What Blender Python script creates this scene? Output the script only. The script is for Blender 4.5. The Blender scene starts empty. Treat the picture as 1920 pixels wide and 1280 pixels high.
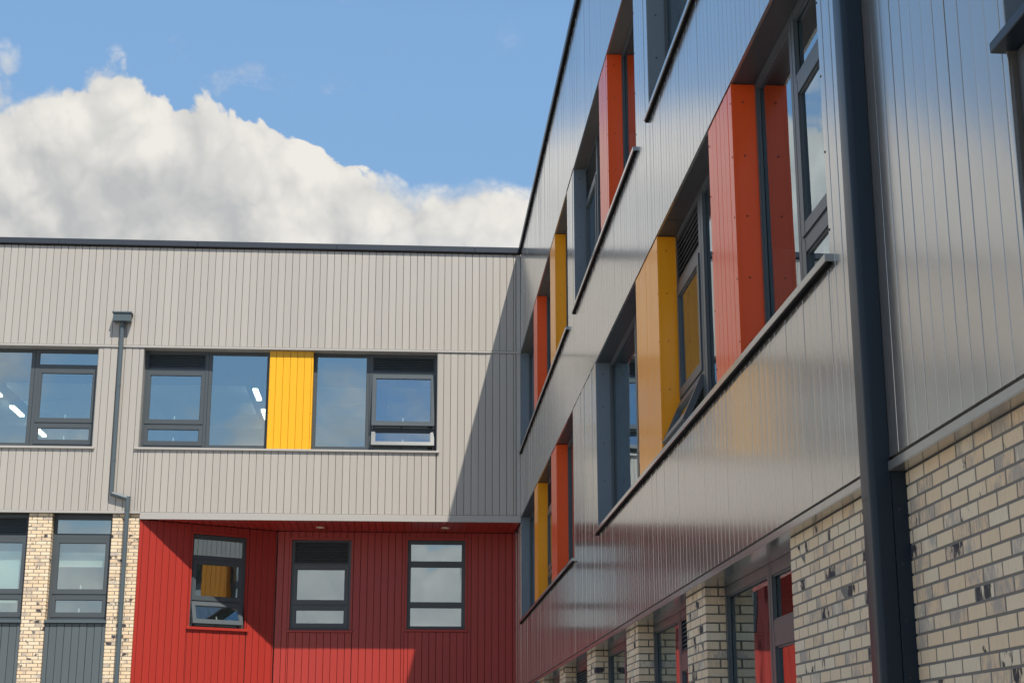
import bpy, bmesh, math, random
from mathutils import Matrix, Vector
random.seed(7)
R = math.radians
sc = bpy.context.scene
col = sc.collection
ZC = 1.6                                    # eye height: heights below are given from eye level

# ------------------------------------------------------------------ camera
cam = bpy.data.cameras.new('camera')
cam.lens = 54.95
cam.sensor_width = 36
cam.clip_start = 0.05
cam.clip_end = 5000
co = bpy.data.objects.new('camera', cam)
col.objects.link(co)
co.location = (-2.376, -32.53, ZC)
co.rotation_euler = (Matrix.Rotation(R(-3.852), 4, 'Z') @ Matrix.Rotation(R(90 + 14.997), 4, 'X')
                     @ Matrix.Rotation(R(-0.033), 4, 'Z')).to_euler()
sc.camera = co

# ------------------------------------------------------------------ light
SUN_DIR = Vector((0.39, -1.0, 1.568)).normalized()      # towards the sun
sun = bpy.data.lights.new('sun', 'SUN')
sun.energy = 4.4
sun.angle = R(0.53)
sun.color = (1.0, 0.93, 0.82)
so = bpy.data.objects.new('sun', sun)
col.objects.link(so)
so.location = (20, -60, 80)
so.rotation_euler = SUN_DIR.to_track_quat('Z', 'Y').to_euler()

world = bpy.data.worlds.new('World')
sc.world = world
world.use_nodes = True
wt = world.node_tree
for n in list(wt.nodes):
    wt.nodes.remove(n)


class NT:
    """small helper to write node graphs as expressions"""
    def __init__(self, t):
        self.t = t

    def node(self, typ, **kw):
        n = self.t.nodes.new(typ)
        for k, v in kw.items():
            setattr(n, k, v)
        return n

    def link(self, a, b):
        self.t.links.new(a, b)

    def put(self, sock, v):
        if isinstance(v, (int, float)):
            sock.default_value = v
        elif isinstance(v, (tuple, list)):
            sock.default_value = v if len(v) == len(sock.default_value) else tuple(v) + (1.0,)
        else:
            self.link(v, sock)

    def m(self, op, a, b=0.0, c=0.0, clamp=False):
        n = self.node('ShaderNodeMath', operation=op, use_clamp=clamp)
        self.put(n.inputs[0], a)
        self.put(n.inputs[1], b)
        self.put(n.inputs[2], c)
        return n.outputs[0]

    def v(self, op, a, b=(0, 0, 0)):
        n = self.node('ShaderNodeVectorMath', operation=op)
        self.put(n.inputs[0], a)
        if op == 'SCALE':
            self.put(n.inputs[3], b)
        else:
            self.put(n.inputs[1], b)
        return n.outputs[0]

    def sm(self, x, lo, hi):
        n = self.node('ShaderNodeMapRange', interpolation_type='SMOOTHSTEP')
        self.put(n.inputs[0], x)
        n.inputs[1].default_value = lo
        n.inputs[2].default_value = hi
        return n.outputs[0]

    def noise(self, vec, scale, detail=4, rough=0.5, dist=0.0, w=None):
        n = self.node('ShaderNodeTexNoise')
        if w is not None:
            n.noise_dimensions = '4D'
            self.put(n.inputs['W'], w)
        if vec is not None:
            self.put(n.inputs['Vector'], vec)
        n.inputs['Scale'].default_value = scale
        n.inputs['Detail'].default_value = detail
        n.inputs['Roughness'].default_value = rough
        n.inputs['Distortion'].default_value = dist
        return n.outputs[0]

    def mix(self, f, a, b, mode='MIX'):
        n = self.node('ShaderNodeMix', data_type='RGBA', blend_type=mode)
        n.clamp_factor = True
        self.put(n.inputs[0], f)
        self.put(n.inputs[6], a)
        self.put(n.inputs[7], b)
        return n.outputs[2]


def build_sky():
    g = NT(wt)
    sky = g.node('ShaderNodeTexSky', sky_type='NISHITA')
    sky.sun_disc = False
    sky.sun_elevation = math.asin(SUN_DIR.z)
    sky.sun_rotation = math.atan2(SUN_DIR.x, SUN_DIR.y)
    sky.altitude = 100
    sky.air_density = 1.0
    sky.dust_density = 0.05
    sky.ozone_density = 1.6
    d = g.node('ShaderNodeTexCoord').outputs['Generated']
    sep = g.node('ShaderNodeSeparateXYZ')
    g.link(d, sep.inputs[0])
    el = g.m('MULTIPLY', g.m('ARCSINE', sep.outputs[2]), 180 / math.pi)
    az = g.m('MULTIPLY', g.m('ARCTAN2', sep.outputs[0], sep.outputs[1]), 180 / math.pi)
    # height of the cloud bank's top all the way round, a few humps per quarter
    fc = g.node('ShaderNodeValToRGB')
    t = g.m('DIVIDE', g.m('ADD', az, 180), 360)
    g.link(t, fc.inputs[0])
    pts = [(-180, 8), (-176, 8), (-171.5, 5), (-160, 5), (-145, 8), (-120, 13), (-92, 19), (-70, 16), (-48, 20), (-30, 20.5),
           (-20, 22.6), (-15.7, 23.2), (-11, 24.0), (-8, 23.8), (-6, 23.0), (-4.5, 22.1), (-2.2, 21.9), (-0.6, 20.2), (0.6, 19.9),
           (3, 20.4), (5, 19.4), (8, 18.5), (20, 16.5), (40, 20), (65, 14), (90, 17), (115, 10), (140, 12), (165, 8), (180, 8)]
    el_ = fc.color_ramp.elements
    el_[0].position, el_[1].position = 0.0, 1.0
    for a, e in pts[1:-1]:
        el_.new((a + 180) / 360)
    for q, (a, e) in zip(el_, pts):
        q.color = (e / 40, e / 40, e / 40, 1)
    top = g.m('MULTIPLY', fc.outputs[0], 40)
    warp = g.node('ShaderNodeTexNoise')
    g.link(d, warp.inputs['Vector'])
    warp.inputs['Scale'].default_value = 9
    warp.inputs['Detail'].default_value = 5
    dw = g.v('ADD', d, g.v('SCALE', g.v('SUBTRACT', warp.outputs[1], (.5, .5, .5)), 0.035))
    def lumps(vec, scale):                     # rounded swellings with sharp creases between them
        return g.m('ABSOLUTE', g.m('SUBTRACT', g.m('MULTIPLY', g.noise(vec, scale, 1.0, .4), 2), 1))

    def puffs(vec):
        a = g.m('MULTIPLY', lumps(vec, 10), 3.4)
        b = g.m('MULTIPLY', lumps(g.v('ADD', vec, (4.1, .7, 2.2)), 24), 1.7)
        c = g.m('MULTIPLY', lumps(g.v('ADD', vec, (1.3, 8.7, 5.2)), 55), .75)
        e = g.m('MULTIPLY', lumps(g.v('ADD', vec, (9.3, 2.7, 3.2)), 120), .35)
        return g.m('ADD', g.m('ADD', a, b), g.m('ADD', c, e))
    n2 = g.noise(g.v('ADD', dw, (3.1, 1.7, 0.4)), 5.5, 6, 0.55)
    nf = g.noise(dw, 60, 8, 0.62)
    pf = puffs(dw)
    pfu = puffs(g.v('ADD', dw, (0.006, 0.0, 0.013)))
    body = g.m('SUBTRACT', top, el)                                       # degrees below the top
    raw = g.m('ADD', g.m('SUBTRACT', body, 1.25), pf)
    raw = g.m('ADD', raw, g.m('MULTIPLY', g.m('SUBTRACT', nf, .5), 1.3))
    raw = g.m('ADD', raw, g.m('MULTIPLY', g.m('SUBTRACT', n2, .5), 2.0))
    soft = g.m('ADD', .14, g.m('MULTIPLY', g.sm(n2, .44, .64), .75))
    bank = g.sm(g.m('DIVIDE', raw, soft), -.5, 1.0)
    # thin breaks low in the bank
    n3 = g.noise(g.v('ADD', dw, (7.3, 2.2, 5.1)), 7.5, 9, 0.6)
    gap = g.m('MULTIPLY', g.sm(n3, .50, .60), g.sm(body, 4.5, 1.2))
    low = g.sm(el, 19.5, 14)
    gap2 = g.m('MULTIPLY', g.sm(g.m('ABSOLUTE', az), 70, 35), g.sm(g.m('ADD', n3, g.m('MULTIPLY', g.m('SUBTRACT', g.sm(az, -7, 5), .5), .16)), .50, .585))
    gap2 = g.m('MULTIPLY', gap2, low)
    bank = g.m('MULTIPLY', bank, g.m('SUBTRACT', 1, g.m('MULTIPLY', gap2, .9)))
    # loose wisps above
    n4 = g.noise(g.v('MULTIPLY', dw, (1, 1, 1.5)), 15, 10, 0.63)
    wz = g.m('MULTIPLY', g.sm(n4, .575, .78), g.sm(body, -9, -1.5))
    # broken clouds in the other half of the sky
    n5 = g.noise(g.v('ADD', g.v('MULTIPLY', dw, (1, 1, 1.9)), (2.3, 5.1, 1.2)), 4.6, 10, 0.58)
    half = g.sm(g.m('ABSOLUTE', az), 60, 110)
    n5 = g.m('ADD', n5, g.m('MULTIPLY', g.sm(el, 17, 6), .12))
    broken = g.m('MULTIPLY', g.m('MULTIPLY', g.sm(n5, .49, .66), half), .88)
    alpha = g.m('MAXIMUM', g.m('MAXIMUM', bank, g.m('MULTIPLY', wz, .38)), broken)
    # cloud shade: lit swellings, greyer base some way down, brighter again near the horizon
    rim = g.m('MULTIPLY', g.m('SUBTRACT', pfu, pf), .34)
    fold = g.m('MULTIPLY', g.sm(pf, 2.4, .5), .34)
    base = g.m('MULTIPLY', g.sm(body, 1.6, 5.0), g.sm(el, 16.5, 18.4))
    blot = g.sm(n2, .40, .66)
    shade = g.m('ADD', g.m('ADD', g.m('MULTIPLY', base, .44), g.m('MULTIPLY', blot, .20)), g.m('ADD', rim, fold), clamp=True)
    ccol = g.mix(shade, (4.35, 4.22, 3.95), (2.55, 2.62, 2.66))
    skyc = g.mix(1.0, sky.outputs[0], (.95, 1.05, 1.02), 'MULTIPLY')
    lum = g.node('ShaderNodeRGBToBW')
    g.link(skyc, lum.inputs[0])
    lv = g.m('MAXIMUM', lum.outputs[0], .001)
    soft_l = g.m('ADD', g.m('MINIMUM', lv, 1.95), g.m('MULTIPLY', g.m('MAXIMUM', g.m('SUBTRACT', lv, 1.95), 0), .22))
    skyc = g.v('SCALE', skyc, g.m('DIVIDE', soft_l, lv))          # clear dry air: no milky glare round the sun
    c = g.mix(alpha, skyc, ccol)
    bg = g.node('ShaderNodeBackground')
    g.link(c, bg.inputs[0])
    bg.inputs[1].default_value = 0.14
    out = g.node('ShaderNodeOutputWorld')
    g.link(bg.outputs[0], out.inputs[0])


build_sky()
sc.view_settings.view_transform = 'Standard'
sc.view_settings.look = 'None'
sc.view_settings.exposure = 0.5
sc.view_settings.gamma = 1.0
sc.view_settings.use_curve_mapping = False
sc.render.engine = 'CYCLES'
sc.cycles.max_bounces = 10
sc.cycles.glossy_bounces = 6
sc.cycles.transparent_max_bounces = 24
sc.cycles.caustics_reflective = True
sc.cycles.blur_glossy = 1.5
sc.cycles.caustics_refractive = False
sc.cycles.sample_clamp_indirect = 2.5


# ------------------------------------------------------------------ materials
def mat(name):
    m = bpy.data.materials.new(name)
    m.use_nodes = True
    return m, NT(m.node_tree), m.node_tree.nodes['Principled BSDF']


def paint(name, c, rough=0.3, spec=0.5, var=0.05, bump=0.0, dirt=0.06, coat=0.0, metal=0.0):
    m, g, b = mat(name)
    info = g.node('ShaderNodeObjectInfo')
    isl = g.node('ShaderNodeNewGeometry').outputs['Random Per Island']
    rnd = g.m('FRACT', g.m('ADD', info.outputs['Random'], isl))
    geo = g.node('ShaderNodeNewGeometry').outputs['Position']
    n = g.noise(g.v('MULTIPLY', geo, (1, 1, .35)), 2.3, 6, .6)
    f = g.m('ADD', g.m('MULTIPLY', g.m('SUBTRACT', rnd, .5), 2 * var), g.m('MULTIPLY', g.m('SUBTRACT', n, .5), 2 * dirt))
    f = g.m('ADD', f, 1.0)
    mul = g.node('ShaderNodeVectorMath', operation='SCALE')
    mul.inputs[0].default_value = c
    g.link(f, mul.inputs[3])
    g.link(mul.outputs[0], b.inputs['Base Color'])
    rn = g.noise(geo, 9, 4, .6)
    g.link(g.m('ADD', rough - .04, g.m('MULTIPLY', rn, .08)), b.inputs['Roughness'])
    b.inputs['Specular IOR Level'].default_value = spec
    b.inputs['Coat Weight'].default_value = coat
    b.inputs['Coat Roughness'].default_value = .12
    b.inputs['Metallic'].default_value = metal
    if bump:
        bn = g.node('ShaderNodeBump')
        nn = g.noise(g.v('MULTIPLY', geo, (3.0, 3.0, .45)), 1.0, 1, .5)
        g.link(nn, bn.inputs['Height'])
        bn.inputs['Strength'].default_value = 1.0
        bn.inputs['Distance'].default_value = bump
        g.link(bn.outputs[0], b.inputs['Normal'])
    return m


M = {}
M['clad'] = paint('pale_grey_cladding_paint', (.405, .378, .342), .36, .5, .035, .0005, .02, 0, .12)
M['clad_gloss'] = paint('glossy_grey_cladding_paint', (.44, .425, .40), .20, .5, .02, 0, .02, .8, .78)
M['trim'] = paint('grey_trim_paint', (.42, .40, .37), .36, .5, .02, 0, .03, 0, .2)
M['trim_gloss'] = paint('glossy_grey_trim_paint', (.34, .335, .32), .26, .5, .02, 0, .03, .7, .6)
M['slate'] = paint('dark_slate_paint', (.045, .050, .056), .42, .5, .03, .0005, .05)
M['spandrel'] = paint('slate_board_paint', (.085, .105, .115), .42, .4, .04, .0005, .05)
M['reveal'] = paint('slate_reveal_paint', (.14, .175, .21), .42, .4, .02, .0005, .05)
M['frame'] = paint('window_frame_paint', (.062, .075, .085), .36, .5, .02, 0, .05)
M['frame_lit'] = paint('lit_sash_paint', (.080, .095, .105), .30, .5, .02, 0, .05)  # frame paint again, made paler for the light that tilted sashes catch
M['louvre'] = paint('louvre_paint', (.020, .026, .034), .4, .5, .02, 0, .05)
M['coping'] = paint('coping_paint', (.030, .037, .050), .38, .5, .02, .0005, .12)
M['pipe'] = paint('downpipe_paint', (.016, .026, .038), .30, .25, .02, .0005, .07)
M['pipe_round'] = paint('round_downpipe_paint', (.075, .100, .115), .36, .5, .02, 0, .06)
M['yellow'] = paint('yellow_paint', (.78, .40, .014), .36, .4, .02, .0006, .02)
M['amber'] = paint('amber_paint', (.92, .35, .010), .34, .30, .02, .0004, .02, .35)
M['orange'] = paint('orange_paint', (.82, .090, .014), .34, .30, .02, .0004, .02, .35)
M['red'] = paint('red_paint', (.345, .026, .017), .40, .6, .03, .0007, .04)
M['back'] = paint('dark_membrane', (.012, .013, .015), .8, .2, 0, 0, .1)
M['groove'] = paint('grey_board_joint', (.10, .095, .088), .6, .3, 0, 0, .05)
M['groove_red'] = paint('red_board_joint', (.05, .010, .009), .6, .3, 0, 0, .05)
M['shade_strip'] = paint('black_shade_strip', (.006, .006, .007), .8, .1, 0, 0, .05)  # black colour standing in for the shade under copings and sills
M['mortar'] = paint('mortar', (.19, .175, .155), .9, .2, 0, 0, .12)
M['screw'] = paint('screw_head', (.03, .03, .035), .4, .5)
M['screw_orange'] = paint('painted_orange_screw', (.22, .03, .012), .45, .5)
M['screw_amber'] = paint('painted_amber_screw', (.42, .15, .01), .45, .5)
M['white'] = paint('white_plastic', (.78, .78, .74), .4, .5)
M['plaster'] = paint('pale_plaster', (.70, .72, .68), .8, .2)
M['ceiling'] = paint('ceiling_board', (.72, .78, .74), .8, .2)
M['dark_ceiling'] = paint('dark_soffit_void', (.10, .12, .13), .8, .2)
M['carpet'] = paint('pale_vinyl_floor', (.42, .42, .40), .95, .1)
M['blind'] = paint('roller_blind_fabric', (.66, .72, .66), .85, .2)
M['roof'] = paint('roof_membrane', (.17, .17, .17), .9, .2)
M['brass'] = paint('light_bezel', (.62, .53, .38), .3, .6)


def lamp_mat():
    m, g, b = mat('strip_lamp_diffuser')
    b.inputs['Base Color'].default_value = (.9, .88, .8, 1)
    b.inputs['Emission Color'].default_value = (1.0, .93, .78, 1)
    b.inputs['Emission Strength'].default_value = 3.5
    return m


M['lamp'] = lamp_mat()


def glass_mat(name, f0, tint, refl=(1, 1, 1)):
    m, g, b = mat(name)
    t = m.node_tree
    t.nodes.remove(b)
    out = [n for n in t.nodes if n.type == 'OUTPUT_MATERIAL'][0]
    lw = g.node('ShaderNodeLayerWeight')
    lw.inputs[0].default_value = .5
    f = g.m('ADD', f0, g.m('MULTIPLY', g.m('POWER', lw.outputs['Facing'], 5), 1 - f0), clamp=True)
    # the coating sits on the face a ray meets first; the other face of the sheet only lets it out
    side = g.node('ShaderNodeNewGeometry').outputs['Backfacing']
    f = g.m('MULTIPLY', f, g.m('SUBTRACT', 1, side))
    tr = g.node('ShaderNodeBsdfTransparent')
    g.link(g.mix(side, tint, (1, 1, 1)), tr.inputs[0])
    gl = g.node('ShaderNodeBsdfGlossy')
    gl.inputs['Color'].default_value = (*refl, 1)
    gl.inputs['Roughness'].default_value = 0.012
    geo = g.node('ShaderNodeNewGeometry').outputs['Position']
    bn = g.node('ShaderNodeBump')
    g.link(g.noise(geo, 1.6, 1, .5), bn.inputs['Height'])
    bn.inputs['Strength'].default_value = 1
    bn.inputs['Distance'].default_value = .0012
    g.link(bn.outputs[0], gl.inputs['Normal'])
    mx = g.node('ShaderNodeMixShader')
    g.link(f, mx.inputs[0])
    g.link(tr.outputs[0], mx.inputs[1])
    g.link(gl.outputs[0], mx.inputs[2])
    g.link(mx.outputs[0], out.inputs[0])
    return m


M['glass'] = glass_mat('window_glass', .46, (.74, .86, .84), (.82, .94, 1.0))


def brick_mat():
    m, g, b = mat('buff_brick')
    info = g.node('ShaderNodeObjectInfo').outputs['Random']
    isl = g.node('ShaderNodeNewGeometry').outputs['Random Per Island']
    rnd = g.m('FRACT', g.m('ADD', g.m('MULTIPLY', info, 1), isl))
    pos = g.node('ShaderNodeNewGeometry').outputs['Position']
    r2 = g.m('FRACT', g.m('MULTIPLY', rnd, 57.3))
    r3 = g.m('FRACT', g.m('MULTIPLY', rnd, 191.7))
    w = g.m('MULTIPLY', rnd, 40)
    base = g.mix(r2, (.75, .60, .41), (.73, .53, .335))
    base = g.mix(g.m('MULTIPLY', g.sm(r3, .55, .95), .7), base, (.75, .645, .48))
    fine = g.noise(g.v('MULTIPLY', pos, (1, 1, .22)), 95, 5, .65, 0, w)          # drag marks
    base = g.mix(g.m('MULTIPLY', g.sm(fine, .35, .75), .40), base, (.50, .41, .31))
    mott = g.noise(pos, 26, 5, .6, 0, w)
    base = g.mix(g.m('MULTIPLY', g.sm(mott, .5, .75), .35), base, (.66, .57, .44))
    # kiln smears on some of the bricks
    smear = g.noise(g.v('MULTIPLY', pos, (1, 1, .7)), 6.5, 4, .58, .2, w)
    ragged = g.m('ADD', smear, g.m('MULTIPLY', g.m('SUBTRACT', fine, .5), .22))
    some = g.sm(r2, .66, .72)
    grey = g.m('MULTIPLY', g.m('MULTIPLY', g.sm(g.m('ADD', ragged, g.m('MULTIPLY', g.m('SUBTRACT', fine, .5), .5)), .38, .64), some), .72)
    base = g.mix(grey, base, (.30, .285, .27))
    r4 = g.m('FRACT', g.m('MULTIPLY', rnd, 733.1))
    blk = g.m('MULTIPLY', g.sm(ragged, .525, .575), g.sm(r4, .83, .84))
    base = g.mix(g.m('MULTIPLY', blk, .95), base, (.030, .030, .042))
    g.link(base, b.inputs['Base Color'])
    b.inputs['Roughness'].default_value = .88
    b.inputs['Specular IOR Level'].default_value = .25
    bn = g.node('ShaderNodeBump')
    g.link(g.m('ADD', fine, g.m('MULTIPLY', mott, .8)), bn.inputs['Height'])
    bn.inputs['Strength'].default_value = .7
    bn.inputs['Distance'].default_value = .004
    g.link(bn.outputs[0], b.inputs['Normal'])
    return m


M['brick'] = brick_mat()


def ground_mat():
    m, g, b = mat('paving')
    pos = g.node('ShaderNodeNewGeometry').outputs['Position']
    n = g.noise(pos, 1.2, 8, .65)
    g.link(g.mix(n, (.25, .24, .225), (.34, .33, .305)), b.inputs['Base Color'])
    b.inputs['Roughness'].default_value = .9
    return m


M['ground'] = ground_mat()


# ------------------------------------------------------------------ frames, builders, linking
class Fr:
    """a wall plane: a runs along it, d stands out of it, z runs up it"""
    def __init__(s, o, u, w):
        s.o = Vector(o)
        s.u = Vector(u).normalized()
        s.w = Vector(w).normalized()
        s.n = s.u.cross(s.w)

    def p(s, a, d, z):
        return s.o + s.u * a + s.n * d + s.w * z

    def mat(s, a, d, z, tilt=(0, 0)):
        m = Matrix((s.u, -s.n, s.w)).transposed().to_4x4()
        m.translation = s.p(a, d, z)
        if tilt != (0, 0):
            m = m @ Matrix.Rotation(tilt[0], 4, 'Z') @ Matrix.Rotation(tilt[1], 4, 'X')
        return m

    def sub(s, a, d, z, ang):
        """frame hinged on its top edge, swung outwards by ang; its z runs down from 0"""
        w = (s.w * math.cos(ang) - s.n * math.sin(ang))
        return Fr(s.p(a, d, z), s.u, w)


LEFT = Fr((0, 0, ZC), (1, 0, 0), (0, 0, 1))
RIGHT = Fr((0, 0, ZC), (0, -1, 0), (0, 0, 1))
YB = 1.577
BACK = Fr((0, YB, ZC), (1, 0, 0), (0, 0, 1))
XA = -7.877
ANG = math.atan2(YB, -5.17 - XA)
LA = math.hypot(YB, -5.17 - XA)
ANGLED = Fr((XA, 0, ZC), (math.cos(ANG), math.sin(ANG), 0), (0, 0, 1))
ZSOF = 4.813
SOFFIT = Fr((0, 0, ZC + ZSOF), (-1, 0, 0), (0, 1, 0))

WM = {}


def link(o, parent=None, world=Matrix.Identity(4)):
    col.objects.link(o)
    if parent is not None:
        o.parent = parent
        o.matrix_parent_inverse = WM[parent.name].inverted()
    o.matrix_basis = world
    WM[o.name] = world.copy()
    return o


def thing(name, label, cat, loc=(0, 0, 0), group=None):
    o = bpy.data.objects.new(name, None)
    o.empty_display_size = .3
    o['label'] = label
    o['category'] = cat
    if group:
        o['group'] = group
    return link(o, None, Matrix.Translation(loc))


class MB:
    def __init__(s):
        s.v = []
        s.f = []

    def hexa(s, c):
        k = len(s.v)
        s.v += [tuple(x) for x in c]
        for q in ((0, 1, 2, 3), (7, 6, 5, 4), (0, 4, 5, 1), (1, 5, 6, 2), (2, 6, 7, 3), (3, 7, 4, 0)):
            s.f.append(tuple(k + i for i in q))

    def box(s, fr, a0, a1, z0, z1, d0, d1):
        s.hexa([fr.p(a0, d1, z0), fr.p(a1, d1, z0), fr.p(a1, d1, z1), fr.p(a0, d1, z1),
                fr.p(a0, d0, z0), fr.p(a1, d0, z0), fr.p(a1, d0, z1), fr.p(a0, d0, z1)])
        return s

    def prism(s, pts, z0, z1):
        """upright prism on a plan outline (counter-clockwise, world x y)"""
        k = len(s.v)
        n = len(pts)
        s.v += [(x, y, z0) for x, y in pts] + [(x, y, z1) for x, y in pts]
        s.f.append(tuple(k + i for i in reversed(range(n))))
        s.f.append(tuple(k + n + i for i in range(n)))
        for i in range(n):
            j = (i + 1) % n
            s.f.append((k + i, k + j, k + n + j, k + n + i))
        return s

    def tube(s, p0, p1, r, n=20, cap=True):
        p0, p1 = Vector(p0), Vector(p1)
        q = (p1 - p0).to_track_quat('Z', 'Y')
        k = len(s.v)
        for p in (p0, p1):
            for i in range(n):
                a = 2 * math.pi * i / n
                s.v.append(tuple(p + q @ Vector((r * math.cos(a), r * math.sin(a), 0))))
        for i in range(n):
            j = (i + 1) % n
            s.f.append((k + i, k + j, k + n + j, k + n + i))
        if cap:
            s.f.append(tuple(k + i for i in reversed(range(n))))
            s.f.append(tuple(k + n + i for i in range(n)))
        return s

    def mesh(s, name, m, smooth=False, bevel=0.0):
        me = bpy.data.meshes.new(name)
        me.from_pydata(s.v, [], s.f)
        me.materials.append(m)
        if bevel:
            bm = bmesh.new()
            bm.from_mesh(me)
            bmesh.ops.bevel(bm, geom=bm.edges[:], offset=bevel, segments=1, affect='EDGES', clamp_overlap=True)
            bm.to_mesh(me)
            bm.free()
        if smooth:
            me.shade_smooth()
            me.set_sharp_from_angle(angle=R(38))
        me.update()
        return me

    def obj(s, name, m, parent=None, smooth=False, bevel=0.0, kind=None):
        o = bpy.data.objects.new(name, s.mesh(name, m, smooth, bevel))
        if kind:
            o['kind'] = kind
        return link(o, parent)


# ---- planks: one board with eased edges and a face that is a hair out of flat
PLANK_MESH = {}
BOW = 0.00035


def plank_shape(w, h):
    t, c = .019, .0025
    pr = [(0, t), (0, c)]
    for i in range(5):
        x = c + (w - 2 * c) * i / 4
        u = (i / 4 - .5) * 2
        pr.append((x, BOW * (1 - u * u) * -1))
    pr += [(w, c), (w, t)]
    n = len(pr)
    v = [(x, y, 0) for x, y in pr] + [(x, y, h) for x, y in pr]
    f = [tuple(range(n)), tuple(reversed(range(n, 2 * n)))]
    for i in range(n):
        j = (i + 1) % n
        f.append((j, i, n + i, n + j))
    return v, f


def plank_mesh(w, h, mkey):
    k = (round(w, 3), round(h, 3), mkey)
    if k not in PLANK_MESH:
        v, f = plank_shape(k[0], k[1])
        me = bpy.data.meshes.new('plank')
        me.from_pydata(v, [], f)
        me.materials.append(M[mkey])
        me.shade_smooth()
        me.set_sharp_from_angle(angle=R(25))
        PLANK_MESH[k] = me
    return PLANK_MESH[k]


MOD, GAP = .15, .0085


def plank_cells(u0, u1, z0, z1, openings=(), mod0=0.0, edge=0.0):
    """boards between u0 and u1, cut round the openings (a0, a1, z0, z1)"""
    br = {round(u0, 4), round(u1, 4)}
    k = math.ceil((u0 - mod0) / MOD - 1e-6)
    mods = []
    while mod0 + k * MOD < u1 - 1e-6:
        mods.append(mod0 + k * MOD)
        k += 1
    out = []
    cuts = sorted([u0] + [x for x in mods if x > u0 + .02] + [u1])
    for a, b in zip(cuts, cuts[1:]):
        if b - a < .02:
            continue
        sub = sorted({a, b} | {x for o in openings for x in (o[0], o[1]) if a < x < b})
        # runs of z for each piece
        pieces = []
        for s, e in zip(sub, sub[1:]):
            zs = [(z0, z1)]
            mid = (s + e) / 2
            for o in openings:
                if o[0] < mid < o[1]:
                    nz = []
                    for lo, hi in zs:
                        if o[2] > lo:
                            nz.append((lo, min(hi, o[2])))
                        if o[3] < hi:
                            nz.append((max(lo, o[3]), hi))
                    zs = [q for q in nz if q[1] - q[0] > .02]
            pieces.append([s, e, zs])
        if len(pieces) == 1:
            for lo, hi in pieces[0][2]:
                out.append((a, b, lo, hi))
        else:
            for s, e, zs in pieces:
                for lo, hi in zs:
                    out.append((s, e, lo, hi))
    return [c for c in out if c[1] - c[0] > .018]


def lay_planks(fr, cells, mkey, parent, tilt=.0016, name='plank', d=0.0, keep=None, gap=GAP):
    """each board its own object; those that keep() refuses are joined into one mass"""
    rest = MB()
    for a, b, lo, hi in cells:
        g = gap / 2
        w, h = b - a - gap, hi - lo - .004
        tl = (random.uniform(-tilt, tilt), random.uniform(-tilt * .35, tilt * .35))
        mx = fr.mat(a + g, d + random.uniform(-.0006, .0006), lo + .002, tl)
        if keep is None or keep((a, b, lo, hi)):
            o = bpy.data.objects.new(name, plank_mesh(w, h, mkey))
            link(o, parent, mx)
        else:
            v, f = plank_shape(round(w, 3), round(h, 3))
            k = len(rest.v)
            rest.v += [tuple(mx @ Vector(p)) for p in v]
            rest.f += [tuple(k + i for i in q) for q in f]
    if rest.v:
        me = rest.mesh(name + 's', M[mkey])
        me.shade_smooth()
        me.set_sharp_from_angle(angle=R(25))
        o = bpy.data.objects.new(name + 's', me)
        o['kind'] = 'stuff'
        link(o, parent)


def wall_boxes(mb, fr, u0, u1, z0, z1, openings, d0, d1):
    us = sorted({u0, u1} | {x for o in openings for x in o[:2] if u0 < x < u1})
    for a, b in zip(us, us[1:]):
        mid = (a + b) / 2
        zs = [(z0, z1)]
        for o in openings:
            if o[0] < mid < o[1]:
                nz = []
                for lo, hi in zs:
                    if o[2] > lo:
                        nz.append((lo, min(hi, o[2])))
                    if o[3] < hi:
                        nz.append((max(lo, o[3]), hi))
                zs = [q for q in nz if q[1] - q[0] > 1e-4]
        for lo, hi in zs:
            mb.box(fr, a, b, lo, hi, d0, d1)


# ---- bricks
BRICK_MESH = {}
BM, CH = .2235, .0723


def brick_shape(w, h, t):
    c = .0010
    pr = [(0, t), (0, c), (c, 0), (w - c, 0), (w, c), (w, t)]
    n = len(pr)
    v = [(x, y, c if 1 < i < 4 else 0) for i, (x, y) in enumerate(pr)]
    v += [(x, y, h - c if 1 < i < 4 else h) for i, (x, y) in enumerate(pr)]
    f = [tuple(range(n)), tuple(reversed(range(n, 2 * n)))]
    f[0:1] = [(0, 1, 4, 5), (1, 2, 3, 4)]
    f[2:3] = [(n + 5, n + 4, n + 1, n), (n + 4, n + 3, n + 2, n + 1)]
    for i in range(n):
        j = (i + 1) % n
        f.append((j, i, n + i, n + j))
    return v, f


def brick_mesh(w, h, t):
    k = (round(w, 2), round(h, 3), round(t, 2))
    if k not in BRICK_MESH:
        v, f = brick_shape(w, h, t)
        me = bpy.data.meshes.new('brick')
        me.from_pydata(v, [], f)
        me.materials.append(M['brick'])
        BRICK_MESH[k] = me
    return BRICK_MESH[k]


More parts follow.
